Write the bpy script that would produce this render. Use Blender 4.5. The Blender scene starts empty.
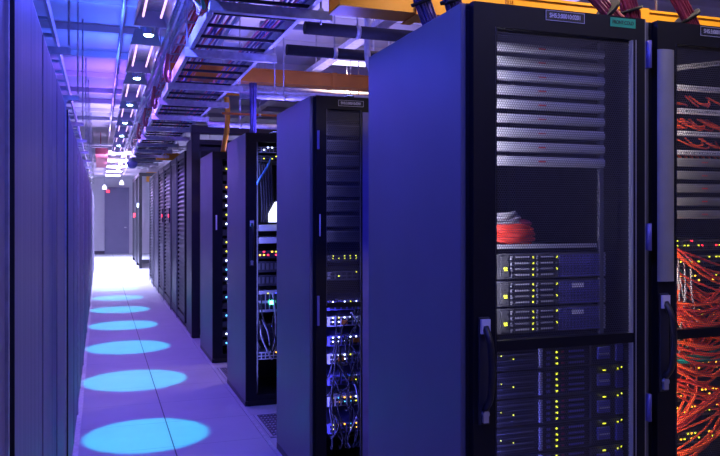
import bpy, math, random
from mathutils import Vector
rnd = random.Random(7)
ordn_ = ['first','second','third','fourth','fifth','sixth']
C = bpy.context.scene.collection
sc = bpy.context.scene
R = math.radians

# ------------------------------------------------------------------ materials
def nodes(name):
    m = bpy.data.materials.new(name); m.use_nodes = True
    nt = m.node_tree
    return m, nt, nt.nodes['Principled BSDF']

def mat(name, col, rough=.5, metal=0, noise=.12, scale=8, bump=0, bscale=200, spec=.5, coat=0):
    m, nt, b = nodes(name)
    b.inputs['Roughness'].default_value = rough
    b.inputs['Metallic'].default_value = metal
    b.inputs['Specular IOR Level'].default_value = spec
    b.inputs['Coat Weight'].default_value = coat
    tc = nt.nodes.new('ShaderNodeTexCoord')
    n = nt.nodes.new('ShaderNodeTexNoise'); n.inputs['Scale'].default_value = scale; n.inputs['Detail'].default_value = 4
    nt.links.new(tc.outputs['Object'], n.inputs['Vector'])
    r = nt.nodes.new('ShaderNodeValToRGB')
    r.color_ramp.elements[0].position = .3; r.color_ramp.elements[1].position = .7
    r.color_ramp.elements[0].color = tuple(c*(1-noise) for c in col)+(1,)
    r.color_ramp.elements[1].color = tuple(min(1, c*(1+noise)) for c in col)+(1,)
    nt.links.new(n.outputs['Fac'], r.inputs['Fac'])
    nt.links.new(r.outputs['Color'], b.inputs['Base Color'])
    if bump:
        n2 = nt.nodes.new('ShaderNodeTexNoise'); n2.inputs['Scale'].default_value = bscale
        nt.links.new(tc.outputs['Object'], n2.inputs['Vector'])
        bp = nt.nodes.new('ShaderNodeBump'); bp.inputs['Strength'].default_value = bump; bp.inputs['Distance'].default_value = .002
        nt.links.new(n2.outputs['Fac'], bp.inputs['Height']); nt.links.new(bp.outputs['Normal'], b.inputs['Normal'])
    return m

def glow(name, col, s):
    m, nt, b = nodes(name)
    b.inputs['Base Color'].default_value = tuple(min(1, c*.6+.1) for c in col)+(1,)
    b.inputs['Emission Color'].default_value = tuple(col)+(1,)
    b.inputs['Emission Strength'].default_value = s
    return m

M = {}
M['black'] = mat('satin black powder coat', (.016,.016,.02), .38, 0, .1, 20, .05, 400)
M['door'] = mat('shaded door paint', (.006,.006,.010), .5, 0, .1, 20, .05, 400, .3)  # same paint as the side panels, darkened for less light
M['side'] = mat('lit side panel paint', (.16,.16,.175), .42, 0, .05, 3, .04, 500)  # rack paint made lighter for the light falling on the sides
M['mesh'] = mat('perforated steel', (.12,.12,.14), .35, .4, .1, 30)
M['mesh2'] = mat('perforated steel fine', (.10,.10,.13), .4, .4, .1, 30)
M['lip'] = mat('bevelled grey steel edge', (.30,.30,.32), .28, .75, .1, 20)
M['steel'] = mat('galvanised steel', (.44,.44,.47), .4, .12, .2, 25)
M['paintsteel'] = mat('pale painted steel', (.5,.5,.53), .45, 0, .08, 10)
M['rung'] = mat('dark steel rung', (.03,.03,.035), .5, .3)
M['roll'] = mat('grey blanking plastic', (.42,.42,.44), .5, 0, .06, 20)
M['rolldark'] = mat('dark grey blanking plastic', (.14,.14,.15), .5, 0, .06, 20)
M['red'] = mat('red print', (.55,.02,.02), .5)
M['white'] = mat('white plastic', (.8,.8,.8), .45, 0, .04)
M['grey'] = mat('server grey', (.12,.12,.13), .45, .3, .15, 30)
M['caddy'] = mat('drive caddy dark', (.045,.045,.05), .4, .2)
M['silver'] = mat('silver latch', (.6,.6,.62), .3, .5)
M['bluemod'] = mat('blue violet module', (.16,.15,.42), .4, .1)
M['orange'] = mat('orange cable jacket', (.85,.10,.02), .42, 0, .15, 12)
M['orange2'] = mat('red orange cable jacket', (.65,.05,.025), .42, 0, .15, 12)
M['teal'] = mat('teal cable jacket', (.02,.40,.30), .42)
M['teallabel'] = mat('teal label stock', (.02,.55,.20), .5)
M['greycable'] = mat('grey cable jacket', (.45,.44,.47), .45)
M['blackcable'] = mat('black cable jacket', (.02,.02,.025), .4)
M['violetcable'] = mat('violet blue cable jacket', (.10,.08,.30), .45, 0, .3, 30)
M['winecable'] = mat('wine red cable jacket', (.30,.03,.08), .45, 0, .3, 30)
M['pinkcable'] = mat('pink cable jacket', (.75,.16,.22), .45, 0, .2, 20)
M['bluecable'] = mat('light blue cable jacket', (.10,.35,.75), .45)
M['yellow'] = mat('yellow fibre duct plastic', (.88,.40,.02), .4, 0, .08, 6)
M['amber'] = mat('amber duct plastic', (.62,.20,.015), .4, 0, .12, 6)
M['green'] = mat('green cable jacket', (.03,.30,.10), .45)
M['stile'] = mat('warm grey highlit steel', (.42,.42,.36), .35, .3, .08, 10)  # pale to carry light reflected on the black door edges
M['rubber'] = mat('black insulation foam', (.012,.012,.014), .7, 0, .2, 40, .3, 150)
M['wall'] = mat('pale wall paint', (.62,.60,.64), .7, 0, .03, 4, .05, 300)
M['ceil'] = mat('ceiling panel paint', (.55,.55,.60), .65, 0, .05, 2)
M['ceilwhite'] = mat('white ceiling tile', (.8,.78,.8), .7, 0, .03, 5)
M['farDoor'] = mat('violet grey door paint', (.20,.19,.30), .5, 0, .04, 4)
M['baseboard'] = mat('dark baseboard', (.06,.05,.08), .5)
M['brick'] = mat('matte red duct', (.45,.10,.14), .6)
M['acrylic'] = mat('frosted acrylic', (.35,.35,.40), .2, 0, .05)
M['tube'] = glow('lit fluorescent tube', (1,.60,.90), 1.3)
M['tubew'] = glow('lit white lamp panel', (.80,.76,1), 2.2)
M['spot'] = glow('lit cyan spot lens', (.55,.95,1), 30)
M['ly'] = glow('yellow green indicator', (.80,.85,.02), 2.2)
M['la'] = glow('amber indicator', (1,.45,.02), 4)
M['lr'] = glow('red indicator', (1,.02,.04), 5)
M['lw'] = glow('blue white indicator', (.55,.65,1), 7)
M['lb'] = glow('blue indicator', (.08,.12,1), 1.6)
M['lg'] = glow('bright green indicator', (.05,1,.35), 22)
M['lc'] = glow('cyan indicator', (.10,.55,1), 3)
M['paper_glow'] = glow('lit white screen', (.80,.85,1), 1.6)  # brightness of the lit paper done by emission
M['paper'] = mat('white paper', (.85,.85,.85), .7)

def panel_mat():
    m, nt, b = nodes('glossy corridor panel')
    b.inputs['Base Color'].default_value = (.17,.145,.22,1)
    b.inputs['Specular IOR Level'].default_value = .5
    tc = nt.nodes.new('ShaderNodeTexCoord')
    mp = nt.nodes.new('ShaderNodeMapping'); mp.inputs['Scale'].default_value = (1, 9, .12)
    n = nt.nodes.new('ShaderNodeTexNoise'); n.inputs['Scale'].default_value = 1.4; n.inputs['Detail'].default_value = 2
    nt.links.new(tc.outputs['Object'], mp.inputs['Vector']); nt.links.new(mp.outputs['Vector'], n.inputs['Vector'])
    r = nt.nodes.new('ShaderNodeMapRange'); r.inputs['To Min'].default_value = .36; r.inputs['To Max'].default_value = .62
    nt.links.new(n.outputs['Fac'], r.inputs['Value']); nt.links.new(r.outputs['Result'], b.inputs['Roughness'])
    bp = nt.nodes.new('ShaderNodeBump'); bp.inputs['Strength'].default_value = .25; bp.inputs['Distance'].default_value = .02
    nt.links.new(n.outputs['Fac'], bp.inputs['Height']); nt.links.new(bp.outputs['Normal'], b.inputs['Normal'])
    return m
M['panel'] = panel_mat()

def floor_mat():
    m, nt, b = nodes('raised floor tiles')
    L = nt.links; N = nt.nodes
    tc = N.new('ShaderNodeTexCoord'); sx = N.new('ShaderNodeSeparateXYZ'); L.new(tc.outputs['Object'], sx.inputs[0])
    def joint(axis, off, w):
        a = N.new('ShaderNodeMath'); a.operation = 'ADD'; a.inputs[1].default_value = off; L.new(sx.outputs[axis], a.inputs[0])
        d = N.new('ShaderNodeMath'); d.operation = 'PINGPONG'; d.inputs[1].default_value = .3; L.new(a.outputs[0], d.inputs[0])
        g = N.new('ShaderNodeMath'); g.operation = 'LESS_THAN'; g.inputs[1].default_value = w; L.new(d.outputs[0], g.inputs[0])
        return g
    jx = joint(0, -.45, .0042); jy = joint(1, -.15, .003)
    n = N.new('ShaderNodeTexNoise'); n.inputs['Scale'].default_value = 3; n.inputs['Detail'].default_value = 6
    L.new(tc.outputs['Object'], n.inputs['Vector'])
    r = N.new('ShaderNodeValToRGB'); r.color_ramp.elements[0].color = (.36,.355,.37,1); r.color_ramp.elements[1].color = (.46,.455,.47,1)
    L.new(n.outputs['Fac'], r.inputs['Fac'])
    k = N.new('ShaderNodeMath'); k.operation = 'MULTIPLY'; k.inputs[1].default_value = .45; L.new(jy.outputs[0], k.inputs[0])
    mx = N.new('ShaderNodeMath'); mx.operation = 'MAXIMUM'; L.new(jx.outputs[0], mx.inputs[0]); L.new(k.outputs[0], mx.inputs[1])
    mix = N.new('ShaderNodeMix'); mix.data_type = 'RGBA'; mix.inputs['B'].default_value = (.06,.06,.08,1)
    L.new(mx.outputs[0], mix.inputs['Factor']); L.new(r.outputs['Color'], mix.inputs['A']); L.new(mix.outputs['Result'], b.inputs['Base Color'])
    b.inputs['Roughness'].default_value = .55; b.inputs['Specular IOR Level'].default_value = .18
    return m
M['floor'] = floor_mat()

# ------------------------------------------------------------------ mesh helpers
class MB:
    def __init__(s): s.v = []; s.f = []; s.smooth = set()
    def box(s, x0, y0, z0, x1, y1, z1):
        i = len(s.v)
        s.v += [(x0,y0,z0),(x1,y0,z0),(x1,y1,z0),(x0,y1,z0),(x0,y0,z1),(x1,y0,z1),(x1,y1,z1),(x0,y1,z1)]
        s.f += [(i,i+3,i+2,i+1),(i+4,i+5,i+6,i+7),(i,i+1,i+5,i+4),(i+1,i+2,i+6,i+5),(i+2,i+3,i+7,i+6),(i+3,i,i+4,i+7)]
        return s
    def prism(s, prof, axis, a, b):
        """closed profile (list of 2D points) extruded along axis from a to b"""
        n = len(prof); i = len(s.v)
        for t in (a, b):
            for p, q in prof:
                s.v.append({'x':(t,p,q),'y':(p,t,q),'z':(p,q,t)}[axis])
        for k in range(n):
            s.f.append((i+k, i+(k+1)%n, i+n+(k+1)%n, i+n+k))
        s.f.append(tuple(range(i+n-1, i-1, -1))); s.f.append(tuple(range(i+n, i+2*n)))
        return s
    def tube(s, pts, r, n=8, cap=True):
        pts = [Vector(p) for p in pts]; i0 = len(s.v); m = len(pts)
        up = Vector((0,0,1)); prev = None
        for k, p in enumerate(pts):
            t = (pts[min(k+1,m-1)]-pts[max(k-1,0)])
            t = t.normalized() if t.length > 1e-9 else up
            if prev is None:
                a = t.cross(up if abs(t.z) < .9 else Vector((1,0,0))).normalized()
            else:
                a = (prev - t*prev.dot(t))
                a = a.normalized() if a.length > 1e-6 else t.orthogonal().normalized()
            prev = a; b = t.cross(a)
            for j in range(n):
                th = 2*math.pi*j/n
                s.v.append(tuple(p + a*math.cos(th)*r + b*math.sin(th)*r))
        for k in range(m-1):
            for j in range(n):
                s.smooth.add(len(s.f))
                s.f.append((i0+k*n+j, i0+k*n+(j+1)%n, i0+(k+1)*n+(j+1)%n, i0+(k+1)*n+j))
        if cap:
            s.f.append(tuple(range(i0+n-1, i0-1, -1))); s.f.append(tuple(range(i0+(m-1)*n, i0+m*n)))
        return s
    def lathe(s, c, prof, n=16):
        """rings (radius, z) about a vertical axis through c"""
        i0 = len(s.v); m = len(prof)
        for r, z in prof:
            for j in range(n):
                th = 2*math.pi*j/n
                s.v.append((c[0]+r*math.cos(th), c[1]+r*math.sin(th), c[2]+z))
        for k in range(m-1):
            for j in range(n):
                s.smooth.add(len(s.f))
                s.f.append((i0+k*n+j, i0+k*n+(j+1)%n, i0+(k+1)*n+(j+1)%n, i0+(k+1)*n+j))
        s.f.append(tuple(range(i0+n-1, i0-1, -1))); s.f.append(tuple(range(i0+(m-1)*n, i0+m*n)))
        return s
    def mesh(s, name):
        me = bpy.data.meshes.new(name); me.from_pydata(s.v, [], s.f)
        if s.smooth:
            me.polygons.foreach_set('use_smooth', [i in s.smooth for i in range(len(s.f))])
        me.update(); return me

def B(*a): return MB().box(*a)

def obj(name, src, m, parent=None, loc=None, bevel=0, label=None):
    me = src.mesh(name) if isinstance(src, MB) else src
    if m is not None and not me.materials: me.materials.append(M[m])
    o = bpy.data.objects.new(name, me); C.objects.link(o)
    if parent: o.parent = parent
    if loc: o.location = loc
    if bevel:
        b = o.modifiers.new('bevel', 'BEVEL'); b.width = bevel; b.segments = 2; b.limit_method = 'ANGLE'
    if label: o['label'] = label
    return o
def thing(name, label, cat, loc=(0,0,0), group=None):
    o = bpy.data.objects.new(name, None); C.objects.link(o); o.location = loc; o.empty_display_size = .1
    o['label'] = label; o['category'] = cat
    if group: o['group'] = group
    return o
def tag(o, label, cat, group=None, kind=None):
    o['label'] = label; o['category'] = cat
    if group: o['group'] = group
    if kind: o['kind'] = kind
    return o
def struct(name, src, m, bevel=0, label=None):
    o = obj(name, src, m, bevel=bevel); o['kind'] = 'structure'
    if label: o['label'] = label
    return o
def copy_tree(o, parent=None):
    c = o.copy(); C.objects.link(c); c.parent = parent
    for ch in list(o.children): copy_tree(ch, c)
    return c
CACHE = {}
def unit(w, d, h, m):
    k = ('box', round(w,4), round(d,4), round(h,4), m)
    if k not in CACHE:
        me = B(-w/2,-d/2,-h/2,w/2,d/2,h/2).mesh('small_box'); me.materials.append(M[m]); CACHE[k] = me
    return CACHE[k]
def led(parent, x, y, z, m, w=.004, h=.004, name='indicator_light', label=None):
    return obj(name, unit(w, .003, h, m), None, parent, (x,y,z), label=label)

def spline(pts, n=6):
    P = [Vector(p) for p in pts]; P = [P[0]*2-P[1]] + P + [P[-1]*2-P[-2]]
    out = []
    for i in range(1, len(P)-2):
        for k in range(n):
            t = k/n; a,b,c,d = P[i-1],P[i],P[i+1],P[i+2]
            out.append(.5*((2*b)+(c-a)*t+(2*a-5*b+4*c-d)*t*t+(-a+3*b-3*c+d)*t**3))
    out.append(P[-2]); return out

def text(body, size, parent, loc, m='white', name='lettering', depth=.0004):
    cu = bpy.data.curves.new(name, 'FONT'); cu.body = body; cu.size = size; cu.extrude = depth; cu.offset = size*.009
    cu.align_x = 'CENTER'; cu.align_y = 'CENTER'
    cu.materials.append(M[m])
    tmp = bpy.data.objects.new('tmp', cu); C.objects.link(tmp)
    bpy.context.view_layer.update()
    me = bpy.data.meshes.new_from_object(tmp.evaluated_get(bpy.context.evaluated_depsgraph_get()))
    bpy.data.objects.remove(tmp); bpy.data.curves.remove(cu)
    me.name = name; me.materials.clear(); me.materials.append(M[m])
    o = bpy.data.objects.new(name, me); C.objects.link(o); o.parent = parent
    o.location = loc; o.rotation_euler = (R(90),0,0); o.scale = (1,1.25,1)
    return o

def hexmesh(x0, z0, x1, z1, p=.0083, ratio=.41):
    """flat steel sheet with staggered six-sided holes, in the x-z plane"""
    b = MB(); ro = p/math.sqrt(3); ri = p*ratio
    co = [(math.cos(R(30+60*k)), math.sin(R(30+60*k))) for k in range(6)]
    rows = int((z1-z0)/(p*.8660254)); cols = int((x1-x0)/p)
    V = b.v; F = b.f
    for j in range(rows):
        z = z0 + (j+.6)*p*.8660254
        for i in range(cols):
            x = x0 + (i+.5+(.5 if j % 2 else 0))*p
            if x > x1: continue
            n = len(V)
            for c, s in co: V.append((x+c*ro, 0, z+s*ro))
            for c, s in co: V.append((x+c*ri, 0, z+s*ri))
            for k in range(6):
                k2 = (k+1) % 6
                F.append((n+k, n+k2, n+6+k2, n+6+k))
    return b

# ------------------------------------------------------------------ camera
cam = bpy.data.objects.new('camera', bpy.data.cameras.new('camera')); C.objects.link(cam)
cam.location = (0,0,1.49); cam.rotation_euler = (R(90),0,R(-19.2))
cam.data.lens = 37.3; cam.data.sensor_width = 36; cam.data.shift_y = -12/720
cam.data.clip_start = .02
sc.camera = cam
sc.view_settings.view_transform = 'Standard'; sc.view_settings.look = 'None'
sc.view_settings.exposure = 0; sc.view_settings.gamma = 1; sc.view_settings.use_curve_mapping = False

# ------------------------------------------------------------------ setting
XL, XR = -.16, 1.07          # corridor faces of the left cabinets and of the rack rows
H = 2.14; CEIL = 3.4; YF = 31.0; YB = -2.5
struct('floor', B(-1.6,YB,-.1,5.5,YF+.3,0), 'floor')
def ceiling_mesh():
    b = MB(); b.box(-1.6,YB,CEIL,5.5,YF+.3,CEIL+.15)
    return b
struct('ceiling', ceiling_mesh(), 'ceil')
struct('wall_left', B(-1.8,YB,0,-1.6,YF+.3,CEIL), 'wall')
struct('wall_right', B(5.5,YB,0,5.7,YF+.3,CEIL), 'wall')
struct('wall_back', B(-1.8,YB-.2,0,5.7,YB,CEIL), 'wall')
struct('wall_far', B(-1.6,YF,0,5.5,YF+.3,CEIL), 'wall')
struct('baseboard_far', B(-1.2,YF-.02,0,.18,YF,.12), 'baseboard')
d = struct('door_1', B(.22,YF-.06,0,1.02,YF-.002,2.55), 'farDoor', .004, 'tall violet grey door at the corridor end')
obj('door_frame', MB().box(.16,YF-.07,0,.22,YF-.002,2.62).box(1.02,YF-.07,0,1.08,YF-.002,2.62).box(.22,YF-.07,2.55,1.02,YF-.002,2.62), 'farDoor', d)
obj('door_handle', B(.90,YF-.12,1.02,.98,YF-.06,1.06), 'silver', d)
obj('indicator_light', B(.24,YF-.09,2.42,.34,YF-.06,2.50), 'lr', d, label='small red light')
# ceiling ribs running across the corridor
n = 1
for k, y in enumerate([5.2,6.85,7.9,9.15,10.5,11.8,12.9,14.0,15.2]):
    struct(f'trim_{n}', B(-1.6,y,CEIL-.07,5.5,y+.09,CEIL), 'ceil', .006, 'ceiling rib across the corridor'); n += 1
# far lowered grid of white ceiling tiles
g = MB()
for i in range(11):
    x = -.75+i*.5
    g.box(x,16.5,2.98,x+.05,30.9,3.02)
for k in range(25):
    y = 16.5+k*.6
    g.box(-.75,y,2.975,4.3,y+.16,3.0)
struct(f'trim_{n}', g, 'ceil', label='lowered ceiling grid at the far end'); n += 1
# lip strip along the foot of the rack rows
struct(f'trim_{n}', B(1.035,-1,0,1.06,17.6,.006), 'steel', label='thin metal floor strip along the racks'); n += 1
struct(f'trim_{n}', B(-.165+.0,-1,0,-.13,22,.006), 'steel', label='thin metal floor strip along the left panels'); n += 1

# perforated floor grilles in the gaps between rows
def floor_grille(y, label):
    t = thing('floor_grille', label, 'floor grille', (1.08,y,0), 'perforated floor tiles between the rack rows')
    obj('frame', MB().box(0,0,.0,.6,.02,.008).box(0,.58,.0,.6,.6,.008).box(0,.02,.0,.02,.58,.008).box(.58,.02,.0,.6,.58,.008), 'steel', t)
    b = MB()
    for i in range(22): b.box(.025+i*.0255,.02,.0,.035+i*.0255,.58,.006)
    for k in range(9): b.box(.02,.06+k*.06,.0,.58,.067+k*.06,.0055)
    obj('grating', b, 'grey', t)
for y, l in ((3.08,'dark slotted floor tile between the nearest and second racks'),
             (4.92,'dark slotted floor tile between the second and third racks'),
             (6.75,'dark slotted floor tile between the third and fourth racks')):
    floor_grille(y, l)

# ------------------------------------------------------------------ left corridor panels
prev = None
LP = [(-1.2,1.46,'nearest glossy corridor panel cut off by the left picture edge'),
      (1.62,3.86,'large glossy corridor panel, widest on the left side'),
      (4.22,5.95,'glossy corridor panel just beyond the widest left panel'),
      (6.1,7.9,'fourth glossy left corridor panel from the camera'),
      (8.1,10.1,'fifth glossy left corridor panel from the camera'),
      (10.25,13.0,'sixth glossy left corridor panel from the camera'),
      (13.15,17.0,'seventh glossy left corridor panel, far down the corridor'),
      (17.2,22.0,'farthest glossy left corridor panel before the end wall')]
for i, (a, b_, l) in enumerate(LP):
    t = thing('corridor_cabinet', l, 'cabinet', (XL,a,0), 'glossy cabinets along the left side')
    L = b_-a
    obj('end_panel', B(-.02,.0,.03,0,L,2.03), 'panel', t, bevel=.004)
    obj('carcass', B(-.95,.01,.0,-.022,L-.01,2.0), 'black', t)
    obj('top_rail', B(-.05,-.0,2.032,-.008,L,2.06), 'paintsteel', t, bevel=.003)
    obj('plinth', B(-.02,.0,.0,-.005,L,.028), 'black', t)
    obj('edge_strip', B(-.02,L+.002,.0,.006,L+.014,2.05), 'steel', t)
    obj('near_gap_strip', B(-.038,-.014,.0,.0008,-.001,2.05), 'rubber', t)  # black edge added so the open gap reads dark
    # vertical seam ribs
    nseam = max(1, int(L/.6))
    for k in range(1, nseam):
        obj('seam', B(.0005,k*L/nseam-.002,.04,.003,k*L/nseam+.002,2.02), 'panel', t)
    # black block standing for the darkness in the gap to the next cabinet
for (a, b_) in [(1.476,1.60),(3.876,4.20)]:
    o = obj('gap_filler', B(XL-.95,a,.0,XL-.04,b_,2.0), 'rubber')
    tag(o, 'black strip standing for the dark gap between the %s left corridor panels' % ('first and second' if a < 2 else 'second and third'), 'gasket')

# ------------------------------------------------------------------ racks
def handle(parent, x, z, h=.33, y=0):
    hd = obj('handle', B(x-.019,y-.008,z,x+.019,y,z+h), 'caddy', parent, bevel=.003)
    obj('lever', MB().tube(spline([(x+.0,y-.012,z+h-.03),(x+.002,y-.04,z+h-.08),(x+.004,y-.046,z+h*.5),(x+.004,y-.036,z+.09),(x,y-.012,z+.05)],5), .011, 8), 'black', hd)
    obj('badge', B(x-.015,y-.018,z+h-.05,x+.015,y-.008,z+h-.006), 'white', hd, label='white maker plate at the top of the handle')
    k = MB()
    pr = [(x+.011*math.cos(a), z+.035+.011*math.sin(a)) for a in [i*math.pi/6 for i in range(12)]]
    k.prism(pr, 'y', y-.020, y-.008); k.box(x-.009,y-.018,z+.008,x+.009,y-.008,z+.035)
    obj('lock', k, 'silver', hd)
    return hd

def rack_body(name, label, loc, w, dpt, h=H, group='server racks at the ends of the rows', side='side', feet=True):
    t = thing(name, label, 'server rack', loc, group)
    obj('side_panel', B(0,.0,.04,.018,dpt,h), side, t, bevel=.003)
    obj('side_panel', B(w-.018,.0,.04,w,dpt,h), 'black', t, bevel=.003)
    obj('top_panel', B(.019,.0,h-.02,w-.019,dpt,h), 'black', t)
    obj('rear_panel', B(.019,dpt-.015,.04,w-.019,dpt-.001,h-.021), 'black', t)
    fr = MB()
    for x in (.02, w-.045):
        for y in (.0, dpt-.045): fr.box(x,y,.0,x+.025,y+.028,h-.021)
    fr.box(.045,.0,.02,w-.045,.028,.08).box(.045,.0,h-.06,w-.045,.028,h-.021)
    obj('frame', fr, 'black', t)
    obj('plinth', B(.0,.005,.0,w,dpt,.038), 'black', t)
    for x in (w/2-.247, w/2+.232):
        r = MB().box(x,.085,.08,x+.015,.10,h-.06)
        obj('mounting_rail', r, 'rolldark', t)
    return t

def door(t, x0, x1, z0, z1, mx0, mx1, mz0, mz1, bars, p, hx=None, hz=None, hexm=None, edge='lip', mm='mesh', bulge=0):
    """a framed mesh door in front of the body; y from -.03 to -.002"""
    d = MB(); a, c = -.03, -.003
    d.box(x0,a,z0,mx0,c,z1).box(mx1,a,z0,x1,c,z1).box(mx0,a,mz1,mx1,c,z1).box(mx0,a,z0,mx1,c,mz0)
    for bz in bars: d.box(mx0,a+.002,bz-.016,mx1,c,bz+.016)
    o = obj('door', d, 'door', t)
    e = MB()                                  # chamfered lips round the opening
    e.prism([(mx0,a),(mx0+.006,a+.010),(mx0+.006,a+.016),(mx0,a+.016)], 'z', mz0, mz1)
    e.prism([(mx1,a),(mx1,a+.016),(mx1-.006,a+.016),(mx1-.006,a+.010)], 'z', mz0, mz1)
    e.box(x0-.0015,a-.002,z0,x0+.003,a+.006,z1); e.box(x1-.003,a-.003,z0,x1+.0015,a+.006,z1)
    obj('edge_trim', e, edge, o)
    me = hexm or hexmesh(mx0, mz0, mx1, mz1, p)
    obj('mesh_panel', me, mm, o, (0,a+.014,0))
    if hx is not None: handle(o, hx, hz, .33, a)
    return o

def hinges(t, x, zs):
    for z in zs: obj('hinge', MB().tube([(x,-.036,z-.045),(x,-.036,z+.045)], .008, 8).box(x-.008,-.032,z-.045,x+.008,-.003,z+.045), 'bluemod', t)

def plate(parent, body, x, z, w, h, y=-.031, size=.02, m='black', tm='white'):
    p = obj('label_plate', MB().box(x-w/2,y-.0015,z-h/2,x+w/2,y,z+h/2), m, parent)
    if m == 'black':
        b = MB(); e = .0012
        b.box(x-w/2,y-.0022,z-h/2,x+w/2,y-.0015,z-h/2+e).box(x-w/2,y-.0022,z+h/2-e,x+w/2,y-.0015,z+h/2)
        b.box(x-w/2,y-.0022,z-h/2+e,x-w/2+e,y-.0015,z+h/2-e).box(x+w/2-e,y-.0022,z-h/2+e,x+w/2,y-.0015,z+h/2-e)
        obj('border', b, 'white', p)
    text(body, size, p, (x, y-.002, z), tm)
    return p

Y1 = 2.07
X1 = 1.05; H1 = 2.148
W = .688
# --- nearest rack
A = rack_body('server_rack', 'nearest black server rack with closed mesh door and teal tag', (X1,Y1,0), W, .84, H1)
mxa, mxb = .109, .623
hexA = hexmesh(0,.0,mxb-mxa,2.0,.0083,.445); hexA = hexA.mesh('mesh_panel'); hexA.materials.append(M['mesh'])
hexA_o = None
def place_hex(parent, me, x, z, y=-.016):
    return obj('mesh_panel', me, None, parent, (x,y,z))
def big_door(t, hx, hz):
    a, c = -.03, -.003; d = MB()
    z0, z1 = .05, H1
    d.box(.028,a,z0,mxa,c,z1).box(mxb,a,z0,.668,c,z1).box(mxa,a,2.075,mxb,c,z1).box(mxa,a,z0,mxb,c,.08)
    d.box(mxa,a+.002,1.070,mxb,c,1.102)
    o = obj('door', d, 'door', t)
    e = MB()
    e.prism([(mxa-.004,a-.001),(mxa+.005,a+.011),(mxa+.005,a+.02),(mxa-.004,a+.02)], 'z', .08, 2.075)
    e.prism([(mxb+.010,a-.001),(mxb+.010,a+.02),(mxb-.005,a+.02),(mxb-.005,a+.004)], 'z', .08, 2.075)
    e.box(.668,a,z0,.671,c,z1)
    obj('edge_trim', e, 'stile', o)
    place_hex(o, hexA, mxa, .078)
    handle(o, hx, hz, .33, a)
    hinges(t, .681, (2.03,1.42,.85,.2))
    return o
dA = big_door(A, .062, .85)
plate(dA, 'SHS:3:00010:0201', .355, 2.127, .145, .032, size=.0162)
plate(dA, 'FRONT:COLD', .578, 2.127, .10, .030, size=.0135, m='teallabel', tm='black')
# --- right neighbour
XB = X1+W+.004
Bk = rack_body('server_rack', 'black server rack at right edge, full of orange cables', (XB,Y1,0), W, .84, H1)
dB = big_door(Bk, .050, .90)
plate(dB, 'SHS:3:00010:0202', .28, 2.127, .145, .032, size=.0162)
pr = [(.060+.034*math.cos(a), -.0305-.014*math.sin(a)) for a in [i*math.pi/10 for i in range(11)]]
obj('stile_highlight', MB().prism(pr,'z',1.27,2.05), 'stile', dB, label='rounded stile, pale for the light it reflects')  # grey piece standing in for white light reflected on the frame

# blanking rolls
def blank(x, z, rackname, ordinal, m='roll', w=.472, y=Y1+.088):
    t = thing('blanking_panel', f'grey ribbed blanking panel, {ordinal} in the {rackname}', 'blanking panel', (x,y,z), 'blanking panels in the '+rackname)
    pr = [(.012*math.cos(a)*-1-.0, .0195+.0155*math.sin(a)) for a in [math.pi*(-.5+i/8) for i in range(9)]]
    b = MB().prism([(p, q) for p, q in pr]+[(.012,.035),(.012,.004)], 'x', 0, w)
    obj('cover', b, m, t)
    obj('flange', MB().box(-.012,-.002,.002,0,.004,.040).box(w,-.002,.002,w+.012,.004,.040), 'caddy', t)
    obj('logo', B(w*.44,-.0130,.0165,w*.50,-.0118,.0205), 'red', t, label='small red mark')
    return t
ords = ['topmost','second from top','third from top','fourth from top','fifth from top','sixth from top','seventh from top','eighth from top','lowest']
xa = 1.168
for k in range(9):
    blank(xa, 2.027-k*.0468, 'nearest rack', ords[k])
ords5 = ['topmost','second from top','third from top','fourth from top','lowest']
xb = XB+W/2-.225
for k in range(5):
    blank(xb, 1.665-k*.0470, 'right rack', ords5[k], 'rolldark', .45)

# servers
def server_a(x, z, label, tags=True):
    y = Y1+.09
    t = thing('server', label, 'server', (x,y,z), 'grey two-unit servers in the nearest rack')
    obj('chassis', B(.020,.012,.002,.462,.62,.084), 'grey', t)
    obj('faceplate', MB().box(.014,.006,.001,.468,.012,.085), 'grey', t)
    obj('ear', B(0,-.004,.002,.013,.006,.084), 'silver', t); obj('ear', B(.469,-.004,.002,.482,.006,.084), 'silver', t)
    for c, (xs, xe) in enumerate(((.114,.188),(.212,.280))):
        for r in range(4):
            z0 = .006+r*.0195; wd = xe-xs
            cd = obj('drive_caddy', B(xs,-.004,z0,xe,.005,z0+.0165), 'caddy', t)
            led(cd, xs-.004, -.005, z0+.008, 'silver', .006, .012, 'latch', 'silver latch')
            if c == 0 or r > 1 or True: led(cd, xe+.005, -.005, z0+.008, 'ly' if (c == 0 or r % 2) else 'grey', .0045, .006)
            obj('slot', unit(wd*.7,.002,.005,'roll'), None, cd, ((xs+xe)/2,-.0052,z0+.009))
    led(t, .088, -.006, .036, 'ly', .012, .012, label='large yellow power light')
    obj('control_strip', B(.074,-.003,.008,.101,.005,.078), 'grey', t)
    g = MB()
    for k in range(9): g.box(.296,-.003,.006+k*.0087,.462,.005,.0105+k*.0087)
    for k in range(13): g.box(.298+k*.0135,-.001,.006,.301+k*.0135,.005,.080)
    obj('vent_grille', g, 'bluemod', t)
    if tags:
        led(t, .367, -.006, .066, 'white', .046, .015, 'label_sticker', 'white sticker')
    return t
for k, l in enumerate(['grey server with eight drive caddies, topmost of three above the door bar',
                       'grey server with white sticker, middle of three above the door bar',
                       'grey server with white sticker, lowest of three above the door bar']):
    server_a(xa, 1.280-k*.0905, l, k > 0)

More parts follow.
